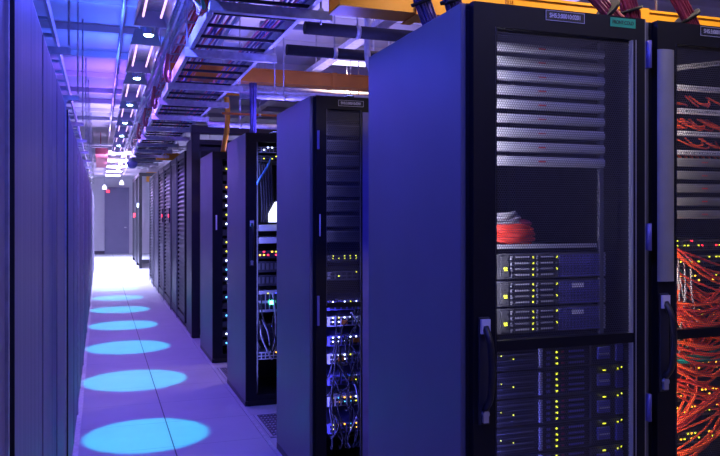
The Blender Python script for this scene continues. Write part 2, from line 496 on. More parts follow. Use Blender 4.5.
def server_b(x, z, label):
    y = Y1+.045
    t = thing('server', label, 'server', (x,y,z), 'dark blue-lit servers below the door bar')
    obj('chassis', B(.012,.012,.002,.53,.62,.084), 'caddy', t)
    obj('faceplate', MB().box(0,.006,.001,.542,.012,.085), 'caddy', t)
    b = MB()
    for k in range(4): b.box(.02,.0,.014+k*.018,.185,.006,.017+k*.018)
    obj('vent_grille', b, 'grey', t)
    led(t, .06, -.003, .052, 'ly', .003, .003); led(t, .105, -.003, .040, 'ly', .003, .003)
    obj('latch', B(.203,-.006,.006,.213,.005,.080), 'roll', t, bevel=.001)
    for r in range(4):
        z0 = .007+r*.0190
        cd = obj('drive_caddy', B(.222,-.002,z0,.385,.005,z0+.016), 'caddy', t)
        led(cd, .268, -.004, z0+.008, 'ly', .0062, .0056)
        led(cd, .292, -.003, z0+.008, 'winecable', .010, .006, 'button')
        obj('slot', unit(.060,.002,.006,'bluemod'), None, cd, (.345,-.0028,z0+.008))
        obj('slot', unit(.014,.002,.009,'bluemod'), None, cd, (.236,-.0028,z0+.008))
    obj('bay_frame', MB().box(.218,-.004,.001,.404,.0055,.0035).box(.4005,-.004,.0035,.404,.0055,.082), 'grey', t)
    md = obj('power_module', B(.428,-.005,.018,.480,.005,.060), 'bluemod', t, bevel=.003)
    obj('badge', unit(.040,.002,.007,'silver'), None, md, (.454,-.0058,.036))
    led(md, .454, -.005, .072, 'ly', .012, .004)
    md = obj('power_module', B(.503,-.005,.008,.533,.005,.066), 'bluemod', t, bevel=.003)
    led(md, .509, -.005, .073, 'ly', .004, .005); led(md, .524, -.005, .078, 'ly', .004, .005)
    return t
for k in range(9):
    server_b(1.155, .988-k*.0905, ['dark server with yellow light column, directly below the door bar of the nearest rack',
        'second dark server below the door bar of the nearest rack','third dark server below the door bar of the nearest rack',
        'fourth dark server below the door bar of the nearest rack','fifth dark server below the door bar of the nearest rack','sixth dark server below the door bar of the nearest rack',
        'seventh dark server below the door bar of the nearest rack','eighth dark server below the door bar of the nearest rack','ninth dark server below the door bar of the nearest rack'][k])

# shelf with coiled cables
o = obj('rack_shelf', MB().box(0,0,0,.45,.55,.003).box(0,-.004,0,.45,0,.014), 'silver', loc=(xa,Y1+.095,1.382))
tag(o, 'thin metal shelf under the coiled cables in the nearest rack', 'shelf', )
def coil(name, label, cx, cy, cz, rx, ry, r, turns, m, tilt=0, seed=1):
    q = random.Random(seed); pts = []
    for k in range(turns*14):
        a = k/14*2*math.pi; dz = k/(turns*14)*turns*r*1.0
        pts.append((cx+rx*math.cos(a)*(1+q.uniform(-.10,.10)), cy+ry*math.sin(a)*(1+q.uniform(-.1,.1)), cz+dz+math.cos(a)*tilt+q.uniform(-1,1)*r*.7))
    return tag(obj(name, MB().tube(spline(pts,3), r, 7), m), label, 'cable')
coil('coiled_cable', 'red coiled cable lying on the shelf above the servers', xa+.125, Y1+.17, 1.400, .105, .07, .0065, 9, 'orange2', -.006, 3)
coil('coiled_cable', 'grey coiled cable lying highest on the shelf above the servers', xa+.075, Y1+.20, 1.446, .12, .07, .0065, 7, 'greycable', .012, 5)
coil('coiled_cable', 'dark red cable coil wedged between the grey and bright red coils', xa+.15, Y1+.22, 1.440, .10, .06, .006, 5, 'winecable', 0, 8)

# ---- right rack equipment
def bracket(x, z, label, tilt=0):
    t = thing('cable_manager', label, 'cable manager', (x,Y1+.088,z), 'perforated cable manager bars in the right rack')
    b = MB()
    b.box(0,0,0,.45,.03,.004); b.box(0,0,.012,.45,.03,.016)
    for k in range(38): b.box(k*.012,0,.004,k*.012+.006,.004,.012)
    o = obj('bar', b, 'paintsteel', t)
    if tilt: o.rotation_euler = (0,R(tilt),0)
for (z, l, tl) in ((2.000,'tilted perforated bar at the top of the right rack', -9),(1.947,'highest level perforated bar in the right rack',0),(1.862,'second level perforated bar in the right rack',0),
               (1.782,'third level perforated bar in the right rack',0),(1.712,'lowest perforated bar in the right rack',0)):
    bracket(xb, z, l, tl)
def switch(x, y, z, w, h, label, group, cols, m='grey', rows=2, lm=('ly','la'), dens=.6, seed=0, dd=.35, ports=True, lw=.005):
    q = random.Random(seed)
    t = thing('network_switch', label, 'network switch', (x,y,z), group)
    obj('chassis', B(0,0,0,w,dd,h), m, t, bevel=.001)
    if ports:
        b = MB()
        for r in range(rows):
            for c in range(cols):
                px = .02+c*(w-.04)/cols; pz = h*.12+r*h*.42
                b.box(px,-.0025,pz,px+(w-.04)/cols*.72,-.0002,pz+h*.3)
        obj('port_block', b, 'blackcable', t)
    for r in range(rows):
        for c in range(cols):
            if q.random() < dens:
                px = .02+(c+.5)*(w-.04)/cols
                led(t, px, -.003, h*.46+r*h*.42, q.choice(lm), lw, lw*.8)
    return t
GR = 'network switches behind the orange cables'
for k, (z, lm, l) in enumerate([(1.36,('ly','lr'),'topmost switch behind the orange cables'),(1.30,('ly','lg2'),'second switch from the top behind the orange cables'),
        (1.23,('ly','la'),'third switch from the top behind the orange cables'),(1.10,('ly','la'),'switch just above the door bar behind the orange cables'),
        (1.02,('ly','ly'),'switch just below the door bar behind the orange cables'),(.90,('la','la'),'switch with amber light row under the teal cables'),
        (.80,('la','la'),'switch with bright amber lights low in the right rack'),(.74,('ly','la'),'lowest visible switch in the right rack'),(.64,('ly','la'),'bottom switch in the right rack')]):
    lm = tuple('ly' if a == 'lg2' else a for a in lm)
    switch(xb, Y1+.16, z, .44, .042, l, GR, 24, seed=k, lm=lm, dens=.5 if k < 5 else .65, lw=.0065)

def rack_cable(p0, p1, sag, yout, r, m, label, group, seed):
    q = random.Random(seed)
    p0 = Vector(p0); p1 = Vector(p1)
    a = p0.lerp(p1,.28)+Vector((q.uniform(-.03,.03), -yout, -sag*.7))
    b = p0.lerp(p1,.68)+Vector((q.uniform(-.03,.03), -yout*.8, -sag))
    pts = [p0, p0+Vector((0,-.03,-.005)), a, b, p1+Vector((0,-.03,-.005)), p1]
    return tag(obj('patch_cable', MB().tube(spline(pts,5), r, 6), m), label, 'cable', group)
GC = 'orange patch cables in the right rack'
ybk = Y1+.155
nb = 0
FAM = [(.05,1.40,.42,1.30,.05,.05,7),(.10,1.41,-.01,1.22,.02,.05,6),  # start x, start z, end x, end z, sag, out, count
 (.00,1.36,.42,1.22,.10,.05,8),(.02,1.30,.30,1.12,.14,.045,9),(.05,1.24,.45,1.17,.13,.055,11),(-.01,1.20,.40,1.24,.09,.06,11),(.10,1.33,.02,1.12,.02,.05,8),
 (.00,1.08,.44,1.05,.09,.05,10),(-.01,1.04,.40,1.00,.10,.055,10),(.12,1.14,.25,.96,.02,.05,6),
 (-.01,.93,.42,.80,.03,.05,9),(.00,.70,.44,.90,.02,.055,11),(.02,.62,.40,.78,.05,.06,9),(.03,.90,.10,.62,.03,.05,7),(.20,.94,.05,.66,.04,.045,6)]
for (xs,zs,xe,ze,sg,out,cnt) in FAM:
    for c in range(cnt):
        q = random.Random(900+nb); nb += 1
        j_ = lambda a: q.uniform(-a,a)
        rack_cable((xb+xs+j_(.035),ybk,zs+j_(.025)),(xb+xe+j_(.05),ybk,ze+j_(.03)), sg+j_(.03), out+j_(.01), .0042, 'orange' if q.random() < .6 else 'orange2',
            'orange patch cable in the drooping tangle of the right rack', GC, nb)
for k in range(9):
    q = random.Random(980+k)
    rack_cable((xb+q.uniform(0,.2),ybk,q.uniform(1.25,1.38)),(xb+q.uniform(.0,.3),ybk,q.uniform(.95,1.2)), .04, .06, .0035, 'greycable',
        'pale grey patch cable among the orange ones in the right rack', 'grey patch cables in the right rack', k)
for k in range(10):
    q = random.Random(300+k)
    rack_cable((xb+q.uniform(-.01,.1),ybk,.975+q.uniform(-.02,.02)),(xb+q.uniform(.3,.44),ybk,.98+q.uniform(-.02,.02)), .02, .05, .0036, 'teal',
        'teal patch cable in the band below the door bar of the right rack', 'teal patch cables in the right rack', k)
for k in range(3):
    q = random.Random(320+k)
    rack_cable((xb+.03+.03*k,ybk,1.335),(xb+.12+.05*k,ybk,1.20), .02, .03, .003, 'teal',
        'teal patch cable among orange ones above the door bar', 'teal patch cables above the door bar', k)
for k in range(26):                       # cables held in the managers
    q = random.Random(400+k)
    lev = q.choice([1.905,1.905,1.82,1.82,1.82,1.75])
    x0 = xb+q.uniform(-.015,.3)
    dx = q.uniform(.05,.2)
    pts = [(x0,Y1+.14,lev+.03),(x0+dx*.3,Y1+.118,lev+.0),(x0+dx*.7,Y1+.116,lev-.015+q.uniform(0,.02)),(x0+dx,Y1+.15,lev+q.uniform(-.01,.03))]
    tag(obj('patch_cable', MB().tube(spline(pts,5), .0036, 6), 'orange' if q.random()<.7 else 'orange2'),
        'orange patch cable tucked behind the perforated bars at the top of the right rack', 'cable', 'orange cables in the perforated managers')
for k in range(16):
    q = random.Random(500+k)
    x0 = xb+.0+k*.027
    pts = [(x0,Y1+.14,1.715),(x0+.012,Y1+.118,1.745-.03),(x0+.035,Y1+.118,1.70),(x0+.05,Y1+.15,1.675+.02)]
    tag(obj('patch_cable', MB().tube(spline(pts,4), .0042, 6), 'orange'),
        'slanting orange patch cable in the row above the dark blanking panels', 'cable', 'slanting orange cables in a row')

# ------------------------------------------------------------------ second rack (split doors)
Y2 = 3.90
R2 = rack_body('server_rack', 'second black rack with split mesh door and glowing lower half', (XR,Y2,0), .70, .80)
h2 = hexmesh(0,0,.212,1.0,.0125,.42)
def small_door(t, x0, x1, mx0, mx1, zb, zt, lab, mid, edge='lip', open_low=False, **k):
    a, c = -.03, -.003; d = MB()
    d.box(x0,a,.05,mx0,c,H).box(mx1,a,.05,x1,c,H).box(mx0,a,zt,mx1,c,H).box(mx0,a,.05,mx1,c,.10)
    d.box(mx0,a,mid-.012,mx1,c,mid+.012)
    o = obj('door', d, 'door', t)
    obj('edge_trim', MB().box(mx0,a-.0005,mid,mx0+.003,a+.012,zt).box(mx1-.003,a-.0005,.1,mx1,a+.012,zt), 'grey', o)
    obj('mesh_panel', hexmesh(mx0,mid+.012,mx1,zt,.0115,.43), 'mesh2', o, (0,a+.014,0))
    return o
d2 = small_door(R2, .028, .345, .085, .285, .1, 2.07, '', 1.005)
plate(d2, 'SHS:3:00010:0301', .225, 2.105, .145, .032, size=.0162)
obj('label_plate', B(.045,-.032,1.38,.053,-.0305,1.50), 'white', d2, label='narrow white vertical sticker')
obj('hinge', B(.032,-.04,1.85,.044,-.031,1.95), 'bluemod', d2); obj('hinge', B(.032,-.04,.90,.044,-.031,1.06), 'bluemod', d2)
d2b = small_door(R2, .355, .672, .415, .615, .1, 2.07, '', 1.005)
obj('blue_lit_post', MB().box(.3455,-.028,.05,.3545,-.003,H).box(.292,-.0345,.06,.345,-.0305,H-.08), 'bluemod', R2)  # wide strip coloured blue for the blue light on the frame
x2 = XR+.35-.225
for k in range(8):
    t = thing('blanking_panel', f'dim blanking strip, {["topmost","second from top","third from top","fourth from top","fifth from top","sixth from top","seventh from top","lowest"][k]} behind the mesh of the second rack', 'blanking panel', (x2,Y2+.09,1.94-k*.085), 'dim blanking strips in the second rack')
    obj('cover', B(0,0,0,.45,.02,.055), 'caddy', t, bevel=.002); obj('flange', B(0,-.003,.055,.45,.004,.062), 'grey', t)
G2 = 'lit devices in the second rack'
def device2(z, h, seed, label, lm, m='paintsteel', dens=.5, lw=.009):
    switch(x2, Y2+.10, z, .45, h, label, G2, 12, m=m, rows=2, lm=lm, dens=dens, seed=seed, dd=.4, lw=lw)
device2(1.235, .035, 21, 'switch with yellow light row behind the upper mesh of the second rack', ('ly',), 'caddy', .9, .007)
device2(1.13, .05, 22, 'dim device above the door bar of the second rack', ('ly','lw'), 'grey', .15, .007)
for k, z in enumerate([.96,.87,.76,.66,.54,.42,.27]):
    device2(z, .055, 30+k, ['topmost','second from top','third from top','fourth from top','fifth from top','sixth from top','lowest'][k]+' glowing device in the open lower half of the second rack',
        ('lw','lw','ly','lw') if k < 4 else ('ly','la','lc','lw'), 'paintsteel' if k % 2 else 'bluemod', .8, .0075)
for k in range(44):
    q = random.Random(600+k)
    z0 = q.uniform(.35,.98); z1 = max(.2, z0-q.uniform(.05,.45)); x0 = x2+q.uniform(.02,.30)
    m = 'blackcable' if k % 11 else 'greycable'
    rack_cable((x0,Y2+.097,z0),(x0+q.uniform(-.1,.12),Y2+.097,z1), q.uniform(0,.06), q.uniform(.02,.045), .0045, m,
       ('black' if m=='blackcable' else 'pale grey')+' cable hanging in the lower half of the second rack', ('black' if m=='blackcable' else 'grey')+' cables in the second rack', k)

for k, (dx, z) in enumerate([(.07,1.005),(.13,1.004),(.08,.905),(.15,.80),(.06,.70),(.12,.585)]):
    o = obj('cable_tag', B(0,0,0,.035,.006,.022), 'amber', loc=(x2+dx,Y2+.072,z-.02)); tag(o, 'small amber tag among the cables of the second rack, %s from the top' % ordn_[k], 'tag', 'amber tags in the second rack')
# ------------------------------------------------------------------ third rack (open front)
Y3 = 5.80
R3 = rack_body('server_rack', 'third rack from the camera, open front with green light inside', (XR,Y3,0), .70, .88)
p3 = obj('door', MB().box(.0,-.03,.05,.085,-.003,H).box(.085,-.03,2.07,.68,-.003,H).box(.62,-.03,.05,.68,-.003,2.07).box(.085,-.03,.05,.62,-.003,.09), 'door', R3)
handle(p3, .045, 1.10, .36, -.03)
x3 = XR+.10
G3 = 'devices in the third rack'
def dev3(z, h, l, m, lm, dens, seed, lw=.011, ports=True, cols=14): return switch(x3, Y3+.10, z, .5, h, l, G3, cols, m=m, rows=2, lm=lm, dens=dens*.6, seed=seed, dd=.45, lw=lw, ports=ports)
dev3(2.00,.045,'switch with white ports at the top of the third rack','paintsteel',('lw','ly'),.5,41)
dev3(1.93,.045,'switch with yellow lights second from top of the third rack','grey',('ly','ly','la'),.4,42)
dev3(1.37,.05,'pale shelf device beneath the paper in the third rack','paintsteel',('lw',),.05,43,ports=False)
dev3(1.27,.05,'second pale shelf device in the third rack','paintsteel',('lw',),.05,44,ports=False)
dev3(1.15,.06,'device with red and amber lights midway in the third rack','caddy',('lr','la','ly'),.7,45,.014)
def patch3(z, l): 
    t = thing('patch_bay', l, 'patch bay', (x3,Y3+.10,z), 'patch panels in the third rack')
    obj('faceplate', B(0,0,0,.5,.02,.085), 'caddy', t)
    for k in range(14):
        obj('port', unit(.018,.006,.05,'grey'), None, t, (.03+k*.034,-.004,.045))
patch3(1.04,'upper patch panel with tall ports in the third rack'); patch3(.93,'lower patch panel with tall ports in the third rack')
t = dev3(.72,.17,'pale server with bright green light in the third rack','paintsteel',('lc','lb','ly'),.3,46)
led(t, .13, -.004, .075, 'lg', .030, .030, label='bright green light')
dev3(.50,.12,'dark server under the green-lit one in the third rack','caddy',('ly','lb'),.2,47)
dev3(.34,.06,'lowest device in the third rack with pale face','paintsteel',('ly','la'),.12,48)
o = obj('paper_sheet', MB().prism([(0,0),(.0,.07),(.05,.16),(.16,.20),(.16,0)],'y',.0,.004), 'paper_glow', loc=(XR+.195,Y3+.05,1.44)); tag(o, 'white paper made to glow, standing in the third rack', 'panel')
for k in range(5):
    pts = [(x3+.03+k*.022,Y3+.09,1.92),(x3+.03+k*.022,Y3+.06,1.85),(x3+.05+k*.02,Y3+.07,1.6),(x3+.05+k*.02,Y3+.09,1.44)]
    tag(obj('power_cable', MB().tube(spline(pts,5), .011, 8), 'blackcable'), 'thick black cable hanging in a row inside the third rack', 'cable', 'thick black cables in the third rack')
tag(obj('network_cable', MB().tube(spline([(x3+.12,Y3+.07,1.96),(x3+.08,Y3+.03,1.88),(x3+.03,Y3+.03,1.80),(x3+.0,Y3+.06,1.74)],5), .008, 7), 'bluecable'), 'light blue cable slanting across the top of the third rack', 'cable')
for k in range(9):
    q = random.Random(700+k); x0 = x3+q.uniform(.02,.2)
    m = 'blackcable' if k % 3 else 'greycable'
    rack_cable((x0,Y3+.095,q.uniform(.6,.9)),(x0+q.uniform(-.04,.1),Y3+.095,q.uniform(.3,.5)), .05, .05, .006, m,
        ('black' if k % 3 else 'grey')+' cable drooping low in the third rack', 'cable', k)
    
# ------------------------------------------------------------------ fourth rack
Y4 = 7.62
R4 = rack_body('server_rack', 'fourth rack from the camera with column of cyan lights', (XR,Y4,0), .70, .95)
p4 = obj('door', MB().box(.0,-.03,.05,.10,-.003,H).box(.10,-.03,2.07,.68,-.003,H).box(.62,-.03,.05,.68,-.003,2.07).box(.10,-.03,.05,.62,-.003,.09), 'door', R4)
obj('label_plate', B(.03,-.034,1.35,.045,-.0305,1.50), 'white', p4, label='white vertical sticker')
x4 = XR+.11
for k in range(20):
    switch(x4, Y4+.06, .16+k*.094, .5, .06, f'device {["at the foot","second from the foot","third from the foot","fourth from the foot","fifth from the foot","sixth from the foot","seventh from the foot","eighth from the foot","ninth from the foot","tenth from the foot","tenth from the top","ninth from the top","eighth from the top","seventh from the top","sixth from the top","fifth from the top","fourth from the top","third from the top","second from the top","at the top"][k]} of the fourth rack stack',
        'stacked devices in the fourth rack', 9, m='grey', rows=1, lm=('lc','lc','lw') if k < 10 else ('lw','lw','ly') if k < 17 else ('ly','la'), dens=.7, seed=50+k, dd=.4, lw=.020, ports=False)

# ------------------------------------------------------------------ black tall frame over the fifth row
t = thing('containment_frame', 'tall black steel portal frame beyond the fourth rack', 'frame', (1.05,9.25,0))
obj('post', B(0,0,0,.10,.12,2.5), 'black', t, bevel=.003)
obj('post', B(1.3,0,0,1.4,.12,2.5), 'black', t, bevel=.003)
obj('beam', B(.0,0,2.5,1.4,.12,2.6), 'black', t, bevel=.003)
obj('rail', B(.10,.03,2.28,1.3,.06,2.34), 'black', t)
for k in range(14):
    switch(1.19, 9.6, .25+k*.15, .5, .10, 'dark device with yellow lights behind the black portal frame, %s' % (['lowest']+['%s from the bottom' % w for w in 'second third fourth fifth sixth seventh eighth ninth tenth eleventh twelfth thirteenth'.split()]+['topmost'])[k],
        'devices behind the black portal frame', 7, m='caddy', rows=2, lm=('ly','lw','lc'), dens=.35, seed=80+k, dd=.3, lw=.02, ports=False)
t = rack_body('server_rack', 'fifth rack, standing behind the tall black portal frame', (1.07,9.50,0), .74, .5, 2.45, side='black')

# ------------------------------------------------------------------ louvred black cabinets beyond
def louvre_cabinet(y, L, h, label, light=True, vent=True):
    t = thing('louvred_cabinet', label, 'cabinet', (1.06,y,0), 'tall black louvred cabinets far down the right side')
    obj('carcass', B(.03,0,.0,.75,L,h), 'black', t)
    obj('side_frame', MB().box(0,0,.06,.028,.07,h).box(0,L-.07,.06,.028,L,h).box(0,.07,h-.08,.028,L-.07,h).box(0,.07,.06,.028,L-.07,.14), 'black', t, bevel=.003)
    b = MB()
    k = 0
    z = .18
    while z < h-.12:
        b.prism([(.004,z),(.026,z+.045),(.026,z+.052),(.0,z+.012)], 'y', .09, L-.09); z += .062
    if vent: obj('louvre_panel', b, 'black', t)
    else: obj('door_panel', B(.004,.08,.15,.026,L-.08,h-.09), 'caddy', t)
    obj('edge_strip', B(-.012,L-.012,.0,-.001,L+.0,h), 'side', t)
    if light:
        hd = obj('handle', B(-.02,.02,1.38,-.001,.05,1.62), 'caddy', t)
        obj('indicator_light', B(-.028,.018,1.47,-.0205,.052,1.52), 'lr', hd, label='red light')
    return t
ys = [(10.15,1.0,True),(11.25,.9,False),(12.3,1.2,True),(13.65,1.15,True),(14.95,1.2,False),(16.3,1.2,False)]
ln = ['nearest louvred black cabinet beyond the portal frame','second black cabinet beyond the portal frame, with a plain door','louvred black cabinet with nearer red light','louvred black cabinet with farther red light','fifth black cabinet beyond the portal frame, with a plain door','farthest louvred black cabinet before the lit gap']
for i, (y, L, li) in enumerate(ys):
    louvre_cabinet(y, L, 2.36, ln[i], li and i > 0, i not in (1,4))
# farthest cabinet beyond the lit gap
t = thing('open_cage', 'black open steel cage beyond the lit gap, near the end door', 'cage', (1.04,22.0,0))
b = MB()
for (x, y) in ((0,0),(0,1.6),(0,4.4),(.75,0)): obj('post', B(x,y,0,x+.08,y+.08,2.72), 'black', t)
obj('top_frame', MB().box(.08,0,2.62,.75,.08,2.72).box(0,.08,2.62,.08,1.6,2.72).box(0,1.68,2.62,.08,4.4,2.72), 'black', t)
obj('side_panel', B(.02,1.70,.10,.05,4.4,2.6), 'black', t)
obj('side_panel', B(.02,.10,.10,.05,1.58,2.6), 'black', t)
obj('foot_rail', B(.08,.0,.15,.75,.06,.25), 'black', t)
obj('indicator_light', B(-.02,.7,1.75,.015,.8,1.86), 'lw', t); obj('indicator_light', B(-.02,3.0,1.45,.015,3.2,1.58), 'lr', t)
tag(obj('wall_sign', B(1.35,24,2.55,2.6,24.06,2.85), 'yellow'), 'yellow strip sign above the lit gap', 'sign')

# ------------------------------------------------------------------ overhead: luminaires and spots along the corridor
XS = .33
t = thing('lighting_trunking', 'long ceiling rail carrying the corridor lamps', 'lighting rail', (XS,0,2.98))
obj('rail', B(-.03,-.9,0,.03,26,.05), 'paintsteel', t)
for k in range(9):
    obj('hanger_rod', MB().tube([(0,-.2+k*3,.05),(0,-.2+k*3,CEIL-2.98)], .006, 6), 'steel', t)
def luminaire(y, label):
    t = thing('corridor_luminaire', label, 'light fixture', (XS,y,2.80), 'twin tube luminaires above the corridor')
    pr = [(-.115,.0),(-.08,.12),(.08,.12),(.115,.0),(.108,.0),(.074,.108),(-.074,.108),(-.108,.0)]
    obj('reflector', MB().prism(pr, 'y', 0, 1.15), 'steel', t)
    obj('end_cap', MB().prism(pr[:4], 'y', -.012, 0), 'acrylic', t); obj('end_cap', MB().prism(pr[:4], 'y', 1.15, 1.162), 'acrylic', t)
    for x in (-.058,.058):
        obj('lamp_tube', MB().tube([(x,.10,.030),(x,1.0,.030)], .008, 8), 'tube', t)
    obj('bracket', B(-.02,.5,.12,.02,.56,.18), 'steel', t)
    return t
def spotlamp(y, label):
    t = thing('spot_lamp', label, 'spotlight', (XS,y,2.80), 'cyan spot lamps above the corridor')
    obj('housing', MB().lathe((0,0,0), [(.035,.0),(.042,.01),(.045,.06),(.03,.12),(.012,.13),(.012,.18)], 16), 'paintsteel', t)
    obj('lens', MB().lathe((0,0,-.012), [(.004,.0),(.028,.003),(.034,.0115)], 14), 'spot', t)
    return t
ordn = ['first','second','third','fourth','fifth','sixth','seventh','eighth','ninth','tenth','eleventh','twelfth','thirteenth','fourteenth']
spots = [5.6+1.8*k for k in range(7)]
for i, y in enumerate([2.0,3.8]+spots):
    spotlamp(y, f'cyan spot lamp above the corridor, {ordn[i]} from the camera')
lums = [.6,2.4,4.2]+[5.6+1.8*k+.35 for k in range(6)]
for i, y in enumerate(lums):
    luminaire(y, f'twin tube luminaire above the corridor, {ordn[i]} from the camera')

def area(name, loc, sx, sy, power, col, rot=(0,0,0), spread=180):
    l = bpy.data.lights.new(name, 'AREA'); l.shape = 'RECTANGLE'; l.size = sx; l.size_y = sy; l.energy = power; l.color = col; l.spread = R(spread)
    o = bpy.data.objects.new(name, l); C.objects.link(o); o.location = loc; o.rotation_euler = rot; return o
BLUE = (.05,.065,1.0); VIO = (.24,.10,1.0)
def _unused(): pass
def spot(name, loc, power, col, ang, blend=.3, soft=.03, rot=(0,0,0)):
    l = bpy.data.lights.new(name, 'SPOT'); l.energy = power; l.color = col; l.spot_size = R(ang); l.spot_blend = blend; l.shadow_soft_size = soft
    o = bpy.data.objects.new(name, l); C.objects.link(o); o.location = loc; o.rotation_euler = rot; return o
for i, y in enumerate(lums):
    c = BLUE if y < 5 else VIO if y < 13 else (.40,.30,1)
    spot('luminaire_light', (XS,y+.57,2.815), 76 if y < 3 else 84, c, 165, .4, .03)
    spot('ceiling_fill_up', (XS-.20,y+.57,2.90), 45, (.05,.12,1) if y < 9 else c, 165, .5, .03, (R(180),0,0))  # added blue fill beside each luminaire to brighten the ceiling
    l = bpy.data.lights.new('reflector_fill', 'POINT'); l.energy = 1.6; l.color = (.16,.16,1); l.shadow_soft_size = .01  # added point light that tints the reflector blue
    o = bpy.data.objects.new('reflector_fill', l); C.objects.link(o); o.location = (XS,y+.57,2.82)
def top_strip(x, y, L, z, label, power, col):  # added, unseen strips that light the ceiling and trays blue
    t = thing('fill_strip', label, 'light strip', (x,y,z), 'added upward fill strips on the cabinet tops')
    obj('housing', B(-.02,0,0,.02,L,.02), 'black', t); obj('diffuser', B(-.014,.01,.0201,.014,L-.01,.024), 'stripb', t)
    area('strip_fill_up', (x,y+L/2,z+.03), .03, L-.02, power, col, rot=(R(180),0,0))
M['stripb'] = glow('blue fill strip', (.25,.3,1), 3)
for i, (y, L) in enumerate([(3.95,.7),(5.85,.7),(7.7,.7)]):
    top_strip(XR+.25, y, L, H+.001, 'added upward blue fill strip on top of the %s rack' % ['second','third','fourth'][i], 14, (.16,.13,1))
for i, y in enumerate([2.0,4.5,8.3,10.5,13.5]):
    top_strip(XL-.35, y, 1.2, 2.001, 'added upward blue fill strip on top of the left corridor cabinets, %s from the camera' % ordn[i], 7, (.05,.10,1))
for i, y in enumerate(spots):
    spot('spot_light', (XS-.03,y-.32,2.74), 520, (.0,.70,.95), 18 if i == 0 else 19.8, .2, .02)
# bright end of the corridor
def pendant(x, y, z, sx, sy, label, group, m='tubew'):
    t = thing('ceiling_lamp', label, 'light fixture', (x,y,z), group)
    obj('housing', B(-sx/2,-sy/2,.012,sx/2,sy/2,.06), 'paintsteel', t)
    obj('diffuser', B(-sx/2+.01,-sy/2+.01,0,sx/2-.01,sy/2-.01,.011), m, t)
    for yy in (-sy/2+.05, sy/2-.05):
        obj('hanger_rod', MB().tube([(0,yy,.06),(0,yy,CEIL-z)], .004, 6), 'steel', t)
    return t
for k, y in enumerate([17.5,20,22.5,25,27.5]):
    pendant(.42, y, 2.9, .5, .9, f'bright panel lamp over the far corridor, {ordn[k]} beyond the louvred cabinets', 'bright panel lamps over the far corridor')
    area('far_light', (.42,y,2.88), .5, .9, 210, (.50,.54,1), spread=115)
    area('far_fill_up', (.42,y,2.8 if k else 2.6), .4, .8, 60, (.62,.42,1), rot=(R(180),0,0))  # added fill without fixture, lifts the far ceiling
area('side_gap_fill', (2.2,19.8,2.9), 1.5, 2, 150, (.6,.55,1))  # added fill without fixture for the side gap
# cross aisle lamps
pendant(1.75, .95, 2.95, .25, 1.1, 'white lamp hung in front of the nearest rack', 'lamps hung between the rows')
area('front_light', (1.75,1.15,2.93), .25, 1.0, 7, (.5,.45,1), rot=(R(15),0,0))
pendant(2.55, .75, 2.95, .25, 1.1, 'added white lamp hung in front of the right rack', 'lamps hung between the rows')  # added out of view to brighten the orange cables
area('front_light', (2.55,.85,2.93), .25, 1.0, 7, (.9,.75,.9), rot=(R(15),0,0))
def strip(x, y, z0, z1, label, power, col, m, yaw):  # added strips hidden behind the frames to brighten the rack contents
    t = thing('rack_fill_strip', label, 'light strip', (x,y,z0), 'added fill strips behind the rack door frames')
    obj('housing', B(-.006,-.004,0,.006,.004,z1-z0), 'black', t)
    o = obj('diffuser', B(-.0045,.0042,.01,.0045,.0062,z1-z0-.01), m, t)
    area('strip_fill', (x,y+.008,(z0+z1)/2), .01, z1-z0-.02, power, col, rot=(R(90),0,R(yaw)))
M['stripw'] = glow('white fill strip', (.7,.7,1), 3); M['stripb'] = glow('blue fill strip', (.25,.3,1), 3)
strip(XB+.100, Y1+.02, .3, 2.05, 'added vertical fill strip inside the left door frame of the right rack', 7, (1,.85,.8), 'stripw', -35)
strip(X1+.100, Y1+.02, 1.12, 2.05, 'added vertical fill strip inside the left door frame of the nearest rack', 4.0, (.75,.72,1), 'stripw', -35)
strip(X1+.100, Y1+.012, .3, 1.05, 'added lower vertical blue fill strip inside the nearest rack', 3.0, (.15,.15,1), 'stripb', -35)
strip(XR+.075, 3.92, .2, 1.0, 'blue fill strip added inside the lower half of the second rack', 3.6, (.14,.13,1), 'stripb', -35)
strip(XR+.075, 3.92, 1.04, 2.0, 'dim fill strip added inside the upper half of the second rack', 2.5, (.3,.3,1), 'stripb', -35)
strip(XR+.075, 5.82, .2, 2.0, 'blue fill strip added inside the third rack', 3, (.2,.22,1), 'stripb', -35)

pendant(2.7, 2.5, 3.1, .9, .2, 'added lamp hung above the right rack', 'lamps hung between the rows')  # added out of view to light the yellow duct
spot('gap_light', (2.7,2.5,3.07), 45, (1,.78,.6), 120)
pendant(1.75, 2.5, 3.1, .6, .2, 'added short lamp hung above the nearest rack by the corridor', 'lamps hung between the rows')  # second added lamp, also warming the yellow duct
spot('gap_light', (1.75,2.5,3.07), 45, (1,.78,.6), 120)
area('gap_fill_up', (2.4,4.4,3.0), 2.0, 1.2, 20, (.46,.36,1), rot=(R(180),0,0))  # unseen fill without fixture for the right ceiling
pendant(2.4, 5.25, 3.1, .9, .2, 'lamp hung behind the second row', 'lamps hung between the rows')
area('gap_light', (2.4,5.25,3.08), .9, .2, 6, (.8,.5,.9))
pendant(2.5, 7.5, 3.1, .6, .2, 'added lamp hung behind the third row', 'lamps hung between the rows')  # added to throw warm light on the yellow drop tube
spot('gap_light', (2.5,7.5,3.07), 60, (1,.7,.4), 140)
area('gap_fill_up', (2.0,6.8,3.0), 2.0, 1.5, 20, (.46,.36,1), rot=(R(180),0,0))  # another fill without fixture, farther along the ceiling

# world: dim blue
w = bpy.data.worlds.new('world'); sc.world = w; w.use_nodes = True
w.node_tree.nodes['Background'].inputs[0].default_value = (.05,.05,.5,1); w.node_tree.nodes['Background'].inputs[1].default_value = .2

